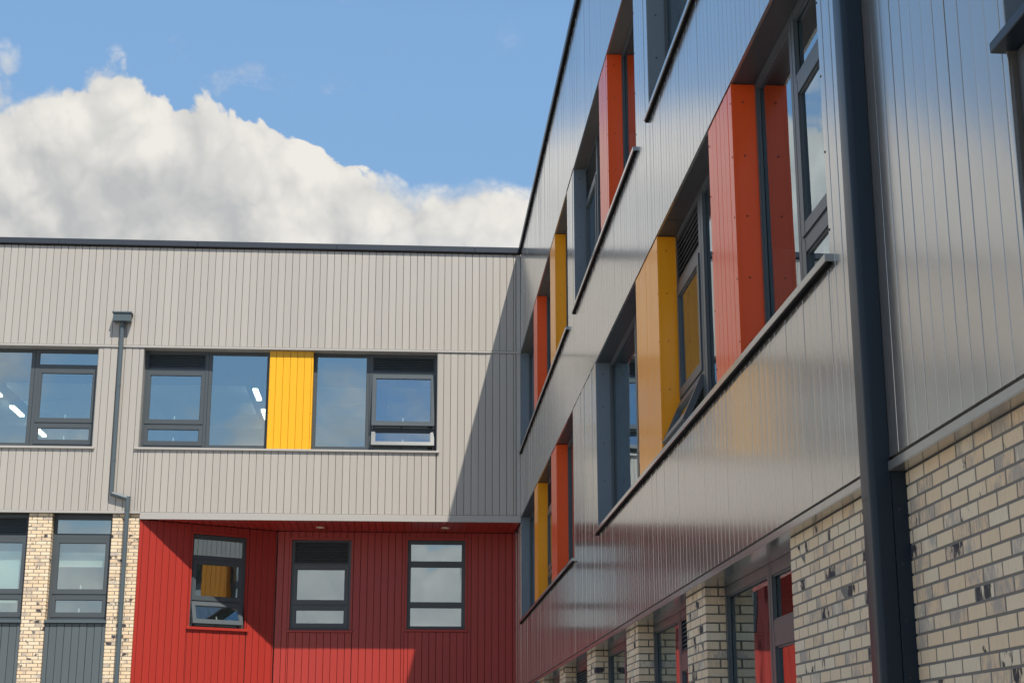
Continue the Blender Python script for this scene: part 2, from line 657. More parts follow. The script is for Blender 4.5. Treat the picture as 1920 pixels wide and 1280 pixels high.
def brickwork(fr, u0, u1, ztop, zbot, dface, deep, parent, keep, ret=(False, False), phase=0.0, core_back=None):
    """running bond hung from the top course; corner bricks turn into the reveal where ret says so"""
    j = .0160
    jh = .0130
    core = MB()
    cb = deep if core_back is None else core_back
    core.box(fr, u0 + .012, u1 - .012, zbot, ztop - .001, dface - cb, dface - .0014)
    pier = core.obj('brick_pier', M['mortar'], parent)
    rest = MB()
    n = int((ztop - zbot) / CH)
    for r in range(n):
        z = ztop - (r + 1) * CH
        off = (0 if r % 2 else BM / 2) + phase
        xs = [u0]
        x = u0 + off - BM * math.floor(off / BM)
        while x < u1:
            if x - xs[-1] > .045:
                xs.append(x)
            x += BM
        if u1 - xs[-1] < .05 and len(xs) > 1:
            xs[-1] = u1
        else:
            xs.append(u1)
        for i, (a, b) in enumerate(zip(xs, xs[1:])):
            first, last = i == 0, i == len(xs) - 2
            t = .06
            if (first and ret[0]) or (last and ret[1]):
                t = deep if r % 2 else .103
            w = b - a - (j if not last else 0)
            dd = random.uniform(-.0009, .0012)
            mx = fr.mat(a, dface + dd, z + jh / 2, (random.uniform(-.004, .004), random.uniform(-.006, .006)))
            todo = [(w, t, mx)]
            if last and ret[1] and t < deep - .05:
                t2 = deep - t - j
                todo.append((.06, t2, fr.mat(b - .06, dface - t - j, z + jh / 2)))
            for w_, t_, m_ in todo:
                h = CH - jh
                if keep(a, b, z):
                    o = bpy.data.objects.new('brick', brick_mesh(w_, h, t_))
                    link(o, pier, m_)
                else:
                    v, f = brick_shape(w_, h, t_)
                    k = len(rest.v)
                    rest.v += [tuple(m_ @ Vector(p)) for p in v]
                    rest.f += [tuple(k + q for q in c) for c in f]
    if rest.v:
        rest.obj('bricks', M['brick'], pier, kind='stuff')
    return pier


# ---- windows
def pane_obj(fr, a0, a1, z0, z1, d0, d1, parent):
    """a sheet of glass, never quite square in its frame"""
    q = [random.uniform(-.0022, .0022) for _ in range(3)]
    e = [q[0], q[1], q[1] + q[2] - q[0], q[2]]
    mb = MB()
    c = [(a0, z0), (a1, z0), (a1, z1), (a0, z1)]
    mb.hexa([fr.p(a, d1 + t, z) for (a, z), t in zip(c, e)] + [fr.p(a, d0 + t, z) for (a, z), t in zip(c, e)])
    return mb.obj('pane', M['glass'], parent)


def sash(fr, a0, a1, z0, z1, d, parent, rail=(.075, .085), mkey='frame', handle=True):
    """opening light: four rails round a pane, d is its outer face"""
    s, rl = rail
    th = .055
    mb = MB()
    mb.box(fr, a0, a0 + s, z0, z1, d - th, d)
    mb.box(fr, a1 - s, a1, z0, z1, d - th, d)
    mb.box(fr, a0 + s, a1 - s, z0, z0 + rl, d - th, d - .002)
    mb.box(fr, a0 + s, a1 - s, z1 - rl, z1, d - th, d - .002)
    # stepped glazing bead
    b = .014
    mb.box(fr, a0 + s, a0 + s + b, z0 + rl, z1 - rl, d - th + .01, d - .016)
    mb.box(fr, a1 - s - b, a1 - s, z0 + rl, z1 - rl, d - th + .01, d - .016)
    mb.box(fr, a0 + s + b, a1 - s - b, z0 + rl, z0 + rl + b, d - th + .01, d - .017)
    mb.box(fr, a0 + s + b, a1 - s - b, z1 - rl - b, z1 - rl, d - th + .01, d - .017)
    mb.obj('sash', M[mkey], parent)
    pane_obj(fr, a0 + s + b + .001, a1 - s - b - .001, z0 + rl + b + .001, z1 - rl - b - .001, d - .044, d - .026, parent)
    if handle:
        c = (a0 + a1) / 2
        h = MB()
        h.box(fr, c - .012, c + .012, z0 + rl - .02, z0 + rl + .10, d - th - .035, d - th - .012)
        h.box(fr, c - .018, c + .018, z0 + rl - .03, z0 + rl + .01, d - th - .012, d - th + .001)
        h.obj('handle', M['white'], parent)


def louvre(fr, a0, a1, z0, z1, d, parent, n=7):
    s = .035
    mb = MB()
    mb.box(fr, a0, a0 + s, z0, z1, d - .06, d - .004)
    mb.box(fr, a1 - s, a1, z0, z1, d - .06, d - .004)
    mb.box(fr, a0 + s, a1 - s, z1 - .03, z1, d - .06, d - .006)
    mb.box(fr, a0 + s, a1 - s, z0, z0 + .03, d - .06, d - .006)
    mb.box(fr, a0 + s, a1 - s, z0 + .03, z1 - .03, d - .075, d - .062)
    mb.obj('louvre_frame', M['louvre'], parent)
    zz0, zz1 = z0 + .035, z1 - .03
    p = (zz1 - zz0) / n
    for i in range(n):
        f2 = Fr(fr.p(0, d - .008, zz0 + p * i + .004), fr.u, fr.w * math.cos(R(42)) - fr.n * math.sin(R(42)))
        MB().box(f2, a0 + s + .002, a1 - s - .002, 0, p * .98, -.004, 0).obj('slat', M['spandrel'], parent)


def stay(fr, a, z, length, ang, d, parent):
    """scissor arm that holds an opened sash"""
    mb = MB()
    mb.box(fr, a, a + .02, z - .02, z + .02, d - .05, d)
    f2 = fr.sub(0, d - .02, z + .02, ang)
    mb.box(f2, a + .002, a + .018, -length, 0, -.008, 0)
    mb.obj('stay_arm', M['trim'], parent)


def window(parent, fr, a0, a1, z0, z1, d, cols, name='window', fw=.05):
    """cols: list of (a_start, a_end, [cells from the top: (kind, z_lo, z_hi)]); bars fill what is left"""
    th = .075
    mb = MB()
    mb.box(fr, a0, cols[0][0], z0, z1, d - th, d)
    mb.box(fr, cols[-1][1], a1, z0, z1, d - th, d)
    for c, n in zip(cols, cols[1:]):
        mid = (c[1] + n[0]) / 2
        if n[0] - c[1] > .09:                    # coupled mullion with a shadow joint
            mb.box(fr, c[1], mid - .004, z0, z1, d - th, d)
            mb.box(fr, mid + .004, n[0], z0, z1, d - th, d - .001)
            mb.box(fr, mid - .004, mid + .004, z0, z1, d - th, d - .02)
        else:
            mb.box(fr, c[1], n[0], z0, z1, d - th, d)
    for ca, cb, cells in cols:
        zt = z1
        for kind, lo, hi in cells:
            if zt - hi > .004:
                mb.box(fr, ca, cb, hi, zt, d - th, d - .003)
            zt = lo
        if zt - z0 > .004:
            mb.box(fr, ca, cb, z0, zt, d - th, d - .003)
    w = mb.obj(name, M['frame'], parent)
    for ca, cb, cells in cols:
        for cell in cells:
            kind, lo, hi = cell
            e = .003
            if kind == 'pane':
                pane_obj(fr, ca + .001, cb - .001, lo + .001, hi - .001, d - .05, d - .033, w)
                bd = MB()
                b = .012
                bd.box(fr, ca, ca + b, lo, hi, d - .029, d - .012)
                bd.box(fr, cb - b, cb, lo, hi, d - .029, d - .012)
                bd.box(fr, ca + b, cb - b, lo, lo + b, d - .029, d - .013)
                bd.box(fr, ca + b, cb - b, hi - b, hi, d - .029, d - .013)
                bd.obj('glazing_bead', M['frame'], w)
            elif kind == 'sash':
                sash(fr, ca + e, cb - e, lo + e, hi - e, d + .012, w)
            elif kind == 'louvre':
                louvre(fr, ca, cb, lo, hi, d, w)
            elif kind.startswith('open'):
                ang = R(float(kind[4:]))
                f2 = fr.sub(0, d + .014, hi - e, ang)
                sash(f2, ca + e, cb - e, -(hi - lo) + 2 * e, 0, 0, w, mkey='frame_lit')
                inn = MB()
                inn.box(fr, ca, ca + .03, lo, hi, d - th, d - .05)
                inn.box(fr, cb - .03, cb, lo, hi, d - th, d - .05)
                inn.box(fr, ca + .03, cb - .03, lo, lo + .04, d - th, d - .05)
                inn.obj('inner_rebate', M['louvre'], w)
                stay(fr, ca + .012, lo + (hi - lo) * .35, (hi - lo) * .5, ang * .8, d, w)
                stay(fr, cb - .032, lo + (hi - lo) * .35, (hi - lo) * .5, ang * .8, d, w)
    return w


def screws(fr, pts, parent, r=.008, mkey='screw'):
    mb = MB()
    for a, d, z in pts:
        mb.tube(fr.p(a, d, z), fr.p(a, d + .004, z), r, 8)
    mb.obj('screw_heads', M[mkey], parent, kind='stuff')


def screws_side(fr, a, sgn, pts, parent, r=.009, mkey='screw'):
    """screw heads on a face that looks along +a (sgn 1) or -a"""
    mb = MB()
    for d, z in pts:
        mb.tube(fr.p(a, d, z), fr.p(a + sgn * .004, d, z), r, 8)
    mb.obj('screw_heads', M[mkey], parent, kind='stuff')


Z_ROOF, Z_COP = 10.852, 10.700
Z_H2, Z_S2 = 8.466, 6.315
Z_H1, Z_S1 = 4.930, 2.760
ZG = -ZC

# ------------------------------------------------------------------ ground
g = MB()
g.box(Fr((0, 0, 0), (1, 0, 0), (0, 1, 0)), -900, 900, -900, 900, -.5, 0)
go = g.obj('ground', M['ground'])
go['kind'] = 'structure'

# ================================================================== facing wing (sunlit, light grey)
XL = -14.4                                    # far end of the facing wing
LW = thing('building_wing', 'sunlit pale grey clad building wing with a red recess and sunlit brick piers below',
           'building', (-7, .3, 0))

W1 = (-11.75, -8.955, Z_S2, Z_H2)
W2 = (-8.008, -1.782, Z_S2, Z_H2)
W0 = (-14.2, -13.2, Z_S2, Z_H2)
ops_up = [W1, W2]

# structural shell behind the boards
shell = MB()
wall_boxes(shell, LEFT, XL, -.002, Z_H1 + .005, Z_COP, ops_up, -.34, -.020)
clad = shell.obj('cladding', M['groove'], LW)
lay_planks(LEFT, plank_cells(XL, -.10, Z_H2 + .05, Z_COP - .005), 'clad', clad)
lay_planks(LEFT, plank_cells(XL, -7.884, Z_H1 + .05, Z_H2 - .006, ops_up), 'clad', clad)
lay_planks(LEFT, plank_cells(-7.884, -.10, Z_H1 + .028, Z_H2 - .006, ops_up), 'clad', clad)

# trims
t = MB()
t.box(LEFT, XL, -.002, Z_H2 - .002, Z_H2 + .040, -.019, .026)
t.obj('ledge', M['trim'], LW)
t = MB()
t.box(LEFT, -.092, -.004, Z_H1 + .028, Z_H2 - .004, -.019, .006)
t.box(LEFT, -.092, -.004, Z_H2 + .046, Z_COP - .004, -.019, .006)
ct = t.obj('corner_trim', M['trim'], LW)
screws(LEFT, [(-.05, .006, z) for z in (5.3, 5.9, 6.5, 7.1, 7.7, 8.2, 8.8, 9.4, 10.0)], ct, .006)
t = MB()
t.box(LEFT, XL, -7.885, Z_H1 - .002, Z_H1 + .046, -.019, .022)
t.obj('base_trim', M['trim'], LW)
t = MB()
t.box(LEFT, -7.883, -.004, ZSOF, ZSOF + .139, -.05, .020)
t.obj('fascia', M['trim'], LW)
# parapet coping in lengths
t0 = XL
for t1 in (-12.9, -9.95, -7.0, -4.0, -1.0, .0):
    c = MB()
    c.box(LEFT, t0 + .001, t1 - .002, Z_COP + .026, Z_ROOF, -.42, .050)
    c.obj('coping', M['coping'], LW, bevel=.006)
    t0 = t1
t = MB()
t.box(LEFT, XL, -.03, Z_COP - .002, Z_COP + .0255, -.30, .046)  # black strip added as the dark shade under the coping
t.obj('coping_shade', M['shade_strip'], LW)
t = MB()
t.box(Fr((0, 0, ZC), (1, 0, 0), (0, 1, 0)), XL, -.01, .42, 9.0, Z_COP - .5, Z_COP - .2)
t.box(Fr((0, 0, ZC), (1, 0, 0), (0, 1, 0)), XL, XL + .3, .36, 9.0, ZG, Z_COP)
t.obj('roof', M['roof'], LW)

# window reveals and heads
rv = MB()
for a0, a1 in ((W1[0], W1[1]), (W2[0], W2[1])):
    rv.box(LEFT, a0 - .001, a0 + .004, Z_S2, Z_H2 - .006, -.26, -.002)
    rv.box(LEFT, a1 - .004, a1 + .001, Z_S2, Z_H2 - .006, -.26, -.002)
    rv.box(LEFT, a0 + .004, a1 - .004, Z_H2 - .010, Z_H2 - .003, -.33, -.0205)
rv.obj('window_reveal', M['trim'], LW)
for a0, a1 in ((W1[0], -8.90), (-8.085, -1.728)):
    s = MB()
    s.box(LEFT, a0, a1, Z_S2 - .048, Z_S2 - .004, -.27, .045)
    s.obj('window_sill', M['trim'], LW, bevel=.004)

DW = -.245
zc = Z_S2
COLZ = [('louvre', 8.075, 8.395), ('sash', 6.868, 8.015), ('sash', 6.405, 6.842)]
COLP = [('pane', 8.115, 8.385), ('sash', 6.868, 8.025), ('sash', 6.405, 6.842)]
COLO = [('louvre', 8.075, 8.395), ('open6', 6.868, 8.015), ('open24', 6.405, 6.842)]
window(LW, LEFT, W1[0], W1[1], zc, Z_H2 - .012, DW,
       [(-11.70, -10.383, [('pane', 6.42, 8.395)]), (-10.235, -9.003, COLP)])
window(LW, LEFT, W2[0], -5.366, zc, Z_H2 - .012, DW,
       [(-7.955, -6.725, COLZ), (-6.597, -5.418, [('pane', 6.42, 8.395)])])
window(LW, LEFT, -4.430, W2[1], zc, Z_H2 - .012, DW,
       [(-4.366, -3.295, [('pane', 6.42, 8.395)]), (-3.175, -1.835, COLO)])
# yellow boards between the two windows
p = MB()
p.box(LEFT, -5.362, -4.434, Z_S2, Z_H2 - .012, -.33, -.090)
yp = p.obj('panel', M['yellow'], LW)
yp['label'] = 'sunlit yellow boarded panel'
lay_planks(LEFT, plank_cells(-5.362, -4.434, Z_S2, Z_H2 - .012, mod0=-5.362 + .14), 'yellow', yp, d=-.07)
screws(LEFT, [(a, -.069, z) for a in (-5.335, -4.46) for z in (6.6, 7.1, 7.6, 8.1)], yp, .006)

# ---- lower storey: brick piers, tall windows, slate boards
ZL1 = 2.752
P_D = -.040
keepL = lambda a, b, z: z > 1.42 and a > -11.4
brickwork(LEFT, -10.134, -9.664, Z_H1 - .004, ZG, P_D, .20, LW, keepL, (True, True), .07)
brickwork(LEFT, -8.440, -7.885, Z_H1 - .004, ZG, P_D, .20, LW, keepL, (True, False), .03)
brickwork(LEFT, XL, -12.75, Z_H1 - .004, ZG, P_D, .20, LW, keepL, (False, True), .0)
for a0, a1, cols in ((-12.748, -10.136, [(-12.70, -11.60, [('pane', 2.84, 4.85)]), (-11.50, -10.185, [('louvre', 4.485, 4.86), ('sash', 3.295, 4.43), ('sash', 2.825, 3.268)])]),
                     (-9.662, -8.442, [(-9.605, -8.495, [('pane', 4.525, 4.83), ('sash', 3.295, 4.43), ('sash', 2.825, 3.268)])])):
    window(LW, LEFT, a0, a1, ZL1, Z_H1 - .006, DW, cols)
    s = MB()
    s.box(LEFT, a0 - .012, a1 + .012, ZL1 - .056, ZL1 - .003, -.26, -.012)
    s.obj('window_sill', M['pipe_round'], LW, bevel=.004)
    p = MB()
    p.box(LEFT, a0, a1, ZG, ZL1 - .058, -.30, -.085)
    sp = p.obj('spandrel', M['back'], LW)
    lay_planks(LEFT, plank_cells(a0 + .002, a1 - .002, ZG + .05, ZL1 - .064, mod0=a1 - .075), 'spandrel', sp, d=-.064)

# ---- red recess: angled cheek, back wall, boarded soffit
red = MB()
OPB = [(-4.862, -3.572, 2.71, 4.624), (-2.360, -1.098, 2.735, 4.640)]
wall_boxes(red, BACK, -5.17, -.0, ZG, ZSOF + .018, OPB, -.34, -.020)
rb = red.obj('red_cladding', M['groove_red'], LW)
lay_planks(BACK, plank_cells(-5.165, -.075, ZG + .02, ZSOF - .01,
                             [(o[0] - .045, o[1] + .045, o[2] - .065, o[3] + .05) for o in OPB], mod0=-5.165 + .145), 'red', rb)
t = MB()
t.box(BACK, -.068, -.004, ZG, ZSOF - .01, -.019, .012)
t.obj('corner_trim', M['red'], LW)
for o in OPB:
    t = MB()
    t.box(BACK, o[0] - .044, o[0] + .003, o[2] - .01, o[3], -.10, .005)
    t.box(BACK, o[1] - .003, o[1] + .044, o[2] - .01, o[3], -.10, .005)
    t.box(BACK, o[0] - .044, o[1] + .044, o[3] + .001, o[3] + .048, -.10, .006)
    tr = t.obj('window_trim', M['red'], LW)
    screws(BACK, [(a, .005, z) for a in (o[0] - .022, o[1] + .022) for z in (2.95, 3.45, 3.95, 4.4)], tr, .006)
    s = MB()
    s.box(BACK, o[0] - .065, o[1] + .065, o[2] - .060, o[2] - .012, -.10, .040)
    s.obj('window_sill', M['red'], LW, bevel=.004)
window(LW, BACK, OPB[0][0] + .004, OPB[0][1] - .004, 2.70, 4.622, -.055,
       [(-4.815, -3.620, [('louvre', 4.115, 4.60), ('sash', 3.242, 4.085), ('sash', 2.745, 3.218)])])
window(LW, BACK, OPB[1][0] + .004, OPB[1][1] - .004, 2.725, 4.638, -.055,
       [(-2.292, -1.166, [('pane', 4.18, 4.568), ('pane', 3.30, 4.07), ('pane', 2.785, 3.195)])])
OA = (1.187, 2.440, 2.695, 4.607)
red = MB()
wall_boxes(red, ANGLED, .012, LA - .02, ZG, ZSOF + .018, [OA], -.34, -.020)
ra = red.obj('red_cladding', M['groove_red'], LW)
lay_planks(ANGLED, plank_cells(.004, LA - .012, ZG + .02, ZSOF - .01, [(OA[0] - .03, OA[1] + .03, OA[2] - .06, OA[3] + .05)], mod0=.083), 'red', ra)
t = MB()
t.box(ANGLED, OA[0] - .029, OA[0] + .003, OA[2] - .01, OA[3], -.12, .003)
t.box(ANGLED, OA[1] - .003, OA[1] + .029, OA[2] - .01, OA[3], -.12, .003)
t.box(ANGLED, OA[0] - .029, OA[1] + .029, OA[3] + .001, OA[3] + .048, -.12, .004)
t.obj('window_trim', M['red'], LW)
s = MB()
s.box(ANGLED, OA[0] - .065, OA[1] + .07, OA[2] - .066, OA[2] - .012, -.12, .050)
s.obj('window_sill', M['red'], LW, bevel=.004)
window(LW, ANGLED, OA[0] + .004, OA[1] - .004, OA[2] - .01, OA[3] - .001, -.075,
       [(1.240, 2.375, [('pane', 4.165, 4.525), ('sash', 3.235, 4.085), ('open17', 2.735, 3.215)])])
# soffit boards run in and out; cut to the angled cheek
so_ = MB()
so_.prism([(XA + .01, .051), (-.003, .051), (-.003, YB + .30), (-5.30, YB + .30)], ZC + ZSOF + .022, ZC + ZSOF + .10)
sf = so_.obj('soffit', M['groove_red'], LW)
k = 0
x = -7.84
while x < -.02:
    x1 = min(x + MOD, -.02)
    ymax = YB - .004 if x > -5.17 else max(.0, (x - XA) * math.tan(ANG) - .004)
    if ymax > .13:
        mx = SOFFIT.mat(-x1 + GAP / 2, random.uniform(-.0005, .0005), .054, (random.uniform(-.002, .002), 0))
        link(bpy.data.objects.new('plank', plank_mesh(x1 - x - GAP, ymax - .06, 'red')), sf, mx)
    x = x1

# ---- rooms behind the glass
room = MB()
gnd = Fr((0, 0, ZC), (1, 0, 0), (0, 1, 0))
room.box(gnd, XL + .3, -.3, 8.6, 8.75, ZG, Z_COP - .5)
room.box(gnd, -.45, -.3, .36, 8.6, Z_H1 + .2, Z_COP - .5)
room.box(gnd, -8.55, -8.45, 3.6, 8.6, Z_H1 + .2, 8.75)
room.obj('room_wall', M['plaster'], LW)
room = MB()
room.box(gnd, XL + .3, -.45, .36, 8.6, 8.78, 8.95)
room.box(gnd, XL + .3, -.45, .36, 2.70, 8.60, 8.775)
room.obj('ceiling', M['dark_ceiling'], LW)
for y0, y1 in ((2.80, 4.22), (4.36, 5.78), (5.92, 7.3)):
    for x0, x1 in ((-13.9, -11.9), (-11.55, -9.1), (-8.75, -6.15), (-5.55, -3.2), (-2.9, -.6)):
        MB().box(gnd, x0, x1, y0, y1, 8.26, 8.32).obj('ceiling_raft', M['ceiling'], LW)
room = MB()
room.box(gnd, XL + .3, -8.0, .36, 8.6, Z_H1 + .16, Z_H1 + .40)
room.box(gnd, -8.0, -.3, YB + .4, 8.6, Z_H1 + .161, Z_H1 + .40)
room.box(gnd, XL + .3, -.3, YB + .4, 8.6, ZG + 3.1, ZG + 3.35)
room.obj('floor_slab', M['carpet'], LW)

# ================================================================== receding wing (shaded, glossy)
UE = 31.4
RW = thing('building_wing', 'shaded glossy grey clad building wing with orange and amber fins between its windows',
           'building', (.3, -16, 0))
C1 = (0.0, 9.887, Z_S2, 8.478)
C2 = (10.866, 17.035, Z_S2, 8.478)
C3 = (17.943, 24.2, Z_S2, 8.478)
B1 = (0.0, 10.422, Z_S1 + .01, Z_H1)
A1 = (13.205, 24.200, Z_S1 + .01, Z_H1)
D1 = (26.905, 29.9, 1.44, Z_H1)
ops_r = [C1, C2, C3, B1, A1, D1]
ZT = 1.434
shell = MB()
wall_boxes(shell, RIGHT, -YB - .3, UE, ZT, Z_COP, ops_r, -.34, -.020)
rcl = shell.obj('cladding', M['groove'], RW)


def keepR(c):
    a, b, lo, hi = c
    return KEEP_LO < (a + b) / 2 < 27.3 and (lo < 8.3 or a < 19)


KEEP_LO = 16.2
rc = plank_cells(-YB, UE, 8.52, Z_COP - .022)
lay_planks(RIGHT, rc, 'clad_gloss', rcl, .0034, gap=.0068, keep=lambda c: False)
rc = plank_cells(0.02, UE, Z_H1 + .014, 8.470, [C1, C2, C3])
lay_planks(RIGHT, rc, 'clad_gloss', rcl, .0034, gap=.0068, keep=keepR)
rc = plank_cells(0.02, UE, ZT + .012, Z_H1 - .002, [B1, A1, D1])
lay_planks(RIGHT, rc, 'clad_gloss', rcl, .0034, gap=.0068, keep=keepR)
rc = plank_cells(-YB + .02, 0.02, ZG + .02, ZSOF - .015)
lay_planks(RIGHT, rc, 'clad_gloss', rcl, .0034, gap=.0068, keep=lambda c: False)

# thin drip trims at window heads, base trim, coping
for o in (C1, C2, C3):
    t = MB()
    t.box(RIGHT, o[0] + .003, o[1] - .003, 8.482, 8.514, -.30, .006)
    t.obj('head_trim', M['trim_gloss'], RW)
for o in (B1, A1):
    t = MB()
    t.box(RIGHT, o[0] + .003, o[1] - .003, Z_H1 + .002, Z_H1 + .012, -.30, .004)
    t.box(RIGHT, o[0] + .003, o[1] - .003, Z_H1 - .004, Z_H1 + .0015, -.015, .007)
    t.obj('head_trim', M['trim_gloss'], RW)
t = MB()
t.box(RIGHT, .02, 24.90, 1.383, 1.424, -.02, .012)
t.box(RIGHT, .02, 24.775, 1.378, 1.3825, -.34, .010)
t.obj('base_trim', M['trim_gloss'], RW)
t = MB()
t.box(RIGHT, 25.058, UE, 1.383, 1.424, -.02, .012)
t.box(RIGHT, 25.058, UE, 1.378, 1.3825, -.16, .010)
t.obj('base_trim', M['trim_gloss'], RW)
t0 = 0.0
for t1 in (2.6, 5.6, 8.6, 11.6, 14.6, 17.6, 20.6, 23.6, 26.6, UE):
    c = MB()
    c.box(RIGHT, t0 + (.058 if t0 == 0 else .001), t1 - .002, Z_COP + .046, Z_ROOF, -.42, .044)
    c.obj('coping', M['coping'], RW, bevel=.006)
    t0 = t1
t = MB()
t.box(RIGHT, .06, UE, Z_COP - .02, Z_COP + .0455, -.30, .041)  # solid black strip puts the underside shade beneath this coping
t.obj('coping_shade', M['shade_strip'], RW)
t = MB()
t.box(RIGHT, -9.0, UE, Z_COP - .5, Z_COP - .2, -9.0, -.42)
t.box(RIGHT, UE - .3, UE, ZG, Z_COP, -9.0, -.36)
t.box(RIGHT, -9.0, UE, ZG, Z_COP - .5, -9.0, -8.8)
t.obj('roof', M['roof'], RW)

DR = -.180


def cz(zs, top, mode):
    """window column on this wing; zs is the sill, top the head"""
    tr = zs + 1.60
    if mode == 'pane':
        return [('pane', zs + .06, top - .06)]
    up = ('louvre', tr + .05, top - .05) if 'l' in mode else ('pane', tr + .07, top - .07)
    if 'o' in mode:
        return [up, ('sash', zs + .52, tr), ('open24', zs + .05, zs + .49)]
    return [up, ('sash', zs + .52, tr), ('sash', zs + .05, zs + .49)]


def bay(a0, a1, zs, top, order, mull=.13):
    """one window between fins: order is a list of (mode, width)"""
    cols = []
    x = a0 + .045
    tot = sum(w for m_, w in order)
    free = (a1 - a0) - .09 - mull * (len(order) - 1)
    for i, (m_, w) in enumerate(order):
        ww = free * w / tot
        cols.append((x, x + ww, cz(zs, top, m_)))
        x += ww + mull
    return window(RW, RIGHT, a0, a1, zs, top, DR, cols)


def fin(a0, a1, zs, top, mkey, lab):
    p = MB()
    p.box(RIGHT, a0, a1, zs - .004, top - .006, DR - .06, -.022)
    p.box(RIGHT, a0 - .002, a0 + .012, zs - .004, top - .006, -.022, -.003)
    p.box(RIGHT, a1 - .012, a1 + .002, zs - .004, top - .006, -.022, .002)
    f = p.obj('panel', M[mkey], RW)
    f['label'] = lab
    lay_planks(RIGHT, plank_cells(a0 + .012, a1 - .010, zs, top - .01, mod0=a1 - .010 - .13), mkey, f, .0015)
    h = top - zs
    pts = [(d, zs + h * q) for d in (-.085,) for q in (.07, .29, .51, .73, .93)]
    screws_side(RIGHT, a1 + .002, 1, pts, f, .008, 'screw_' + mkey)
    screws(RIGHT, [(a, .0, zs + h * q) for a in (a0 + .04, a1 - .035) for q in (.07, .29, .51, .73, .93)], f, .007, 'screw_' + mkey)
    return f


# first floor
F1T = Z_H1 - .006
s1 = Z_S1 + .012
bay(.0, 3.475, s1, F1T, [('pane', 2.1), ('s', 1.2)])
fin(3.475, 4.262, s1, F1T, 'amber', 'amber fin nearest the inner corner on the lower window row')
bay(4.262, 6.922, s1, F1T, [('l', 1.15), ('pane', 1.3)])
fin(6.922, 7.871, s1, F1T, 'orange', 'orange fin beside the amber one on the lower window row')
bay(7.871, 10.422, s1, F1T, [('pane', 1.3), ('s', 1.1)])
bay(13.205, 16.772, s1, F1T, [('pane', 2.2), ('s', 1.2)])
fin(16.772, 18.233, s1, F1T, 'amber', 'wide amber fin in the long lower window')
bay(18.233, 20.866, s1, F1T, [('lo', 1.13), ('pane', 1.2)], .2)
fin(20.866, 21.787, s1, F1T, 'orange', 'largest orange fin in the long lower window')
bay(21.787, 24.200, s1, F1T, [('pane', 1.02), ('s', 1.18)], .13)
# second floor
s2, F2T = Z_S2 + .002, 8.478
bay(.0, 3.487, s2, F2T, [('pane', 2.1), ('s', 1.2)])
fin(3.487, 4.312, s2, F2T, 'orange', 'orange fin nearest the inner corner on the upper window row')
bay(4.312, 6.976, s2, F2T, [('pane', 1.3), ('l', 1.15)])
fin(6.976, 7.920, s2, F2T, 'amber', 'amber fin on the upper window row')
bay(7.920, 9.887, s2, F2T, [('pane', 1.9)])
bay(10.866, 13.943, s2, F2T, [('l', 1.2), ('pane', 1.6)])
fin(13.943, 14.801, s2, F2T, 'orange', 'orange fin in the middle upper window')
bay(14.801, 17.035, s2, F2T, [('pane', 1.2), ('s', .9)])
bay(17.943, 21.0, s2, F2T, [('pane', 1.7), ('s', 1.2)])
fin(21.0, 21.9, s2, F2T, 'amber', 'amber fin in the uppermost near window')
bay(21.9, 24.2, s2, F2T, [('pane', 1.0), ('s', 1.1)])

# reveals: slate cheeks at far and near ends, dark soffit linings, sills
for (a0, a1, zs, zt) in ((.0, 9.887, s2, F2T), (10.866, 17.035, s2, F2T), (17.943, 24.2, s2, F2T),
                         (.0, 10.422, s1, F1T), (13.205, 24.2, s1, F1T)):
    r = MB()
    r.box(RIGHT, a0 - .004 + (.008 if a0 == 0 else 0), a0 + .010, zs, zt, DR - .075, -.002)
    ch = r.obj('window_cheek', M['reveal'], RW)
    screws_side(RIGHT, a0 + .010, 1, [(-.09, zs + (zt - zs) * q) for q in (.07, .29, .51, .73, .93)], ch)
    r = MB()
    r.box(RIGHT, a1 - .006, a1 + .004, zs, zt, DR - .075, -.002)
    r.obj('window_cheek', M['trim_gloss'], RW)
    screws(RIGHT, [(a1 + .02, .001, zs + (zt - zs) * q) for q in (.07, .29, .51, .73, .93)], ch, .008)
    n = max(2, round((a1 - a0) / 3.1))
    for i in range(n):
        r = MB()
        q0, q1 = a0 + (a1 - a0) * i / n, a0 + (a1 - a0) * (i + 1) / n
        r.box(RIGHT, q0 + .011, q1 - .005, zt + .0005, zt + .004 if zt > 8 else zt + .0018, DR - .10, -.016)
        r.obj('head_lining', M['slate'], RW)
for a0, a1, z in ((.055, 9.94, Z_S2), (10.80, 17.10, Z_S2), (17.875, 24.26, Z_S2), (.055, 10.49, Z_S1 + .01), (13.17, 24.25, Z_S1 + .01)):
    s = MB()
    s.box(RIGHT, a0, a1, z - .046, z, -.26, .046)
    s.obj('window_sill', M['trim_gloss'], RW, bevel=.003)
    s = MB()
    s.box(RIGHT, a0 + .004, a1 - .004, z - .0600, z - .0462, -.02, .032)  # added black strip: shade painted in below the sill
    s.obj('sill_shade', M['shade_strip'], RW)

# near window right of the downpipe, dark sill and slate boards under it
s = MB()
s.box(RIGHT, 26.87, 30.0, Z_S1 - .005, Z_S1 + .042, -.24, .058)
s.obj('window_sill', M['pipe'], RW, bevel=.004)
p = MB()
p.box(RIGHT, 26.905, 29.9, ZT + .004, Z_S1 - .008, -.34, -.055)
sp = p.obj('spandrel', M['back'], RW)
lay_planks(RIGHT, plank_cells(26.91, 29.895, ZT + .008, Z_S1 - .012, mod0=26.91), 'slate', sp, .002, d=-.034)
window(RW, RIGHT, 26.905, 29.9, Z_S1 + .05, F1T, DR, [(26.96, 28.1, cz(Z_S1 + .05, F1T, 's')), (28.2, 29.85, cz(Z_S1 + .05, F1T, 'pane'))])
r = MB()
r.box(RIGHT, 26.901, 26.912, Z_S1 + .05, F1T, DR - .075, -.002)
r.obj('window_cheek', M['reveal'], RW)

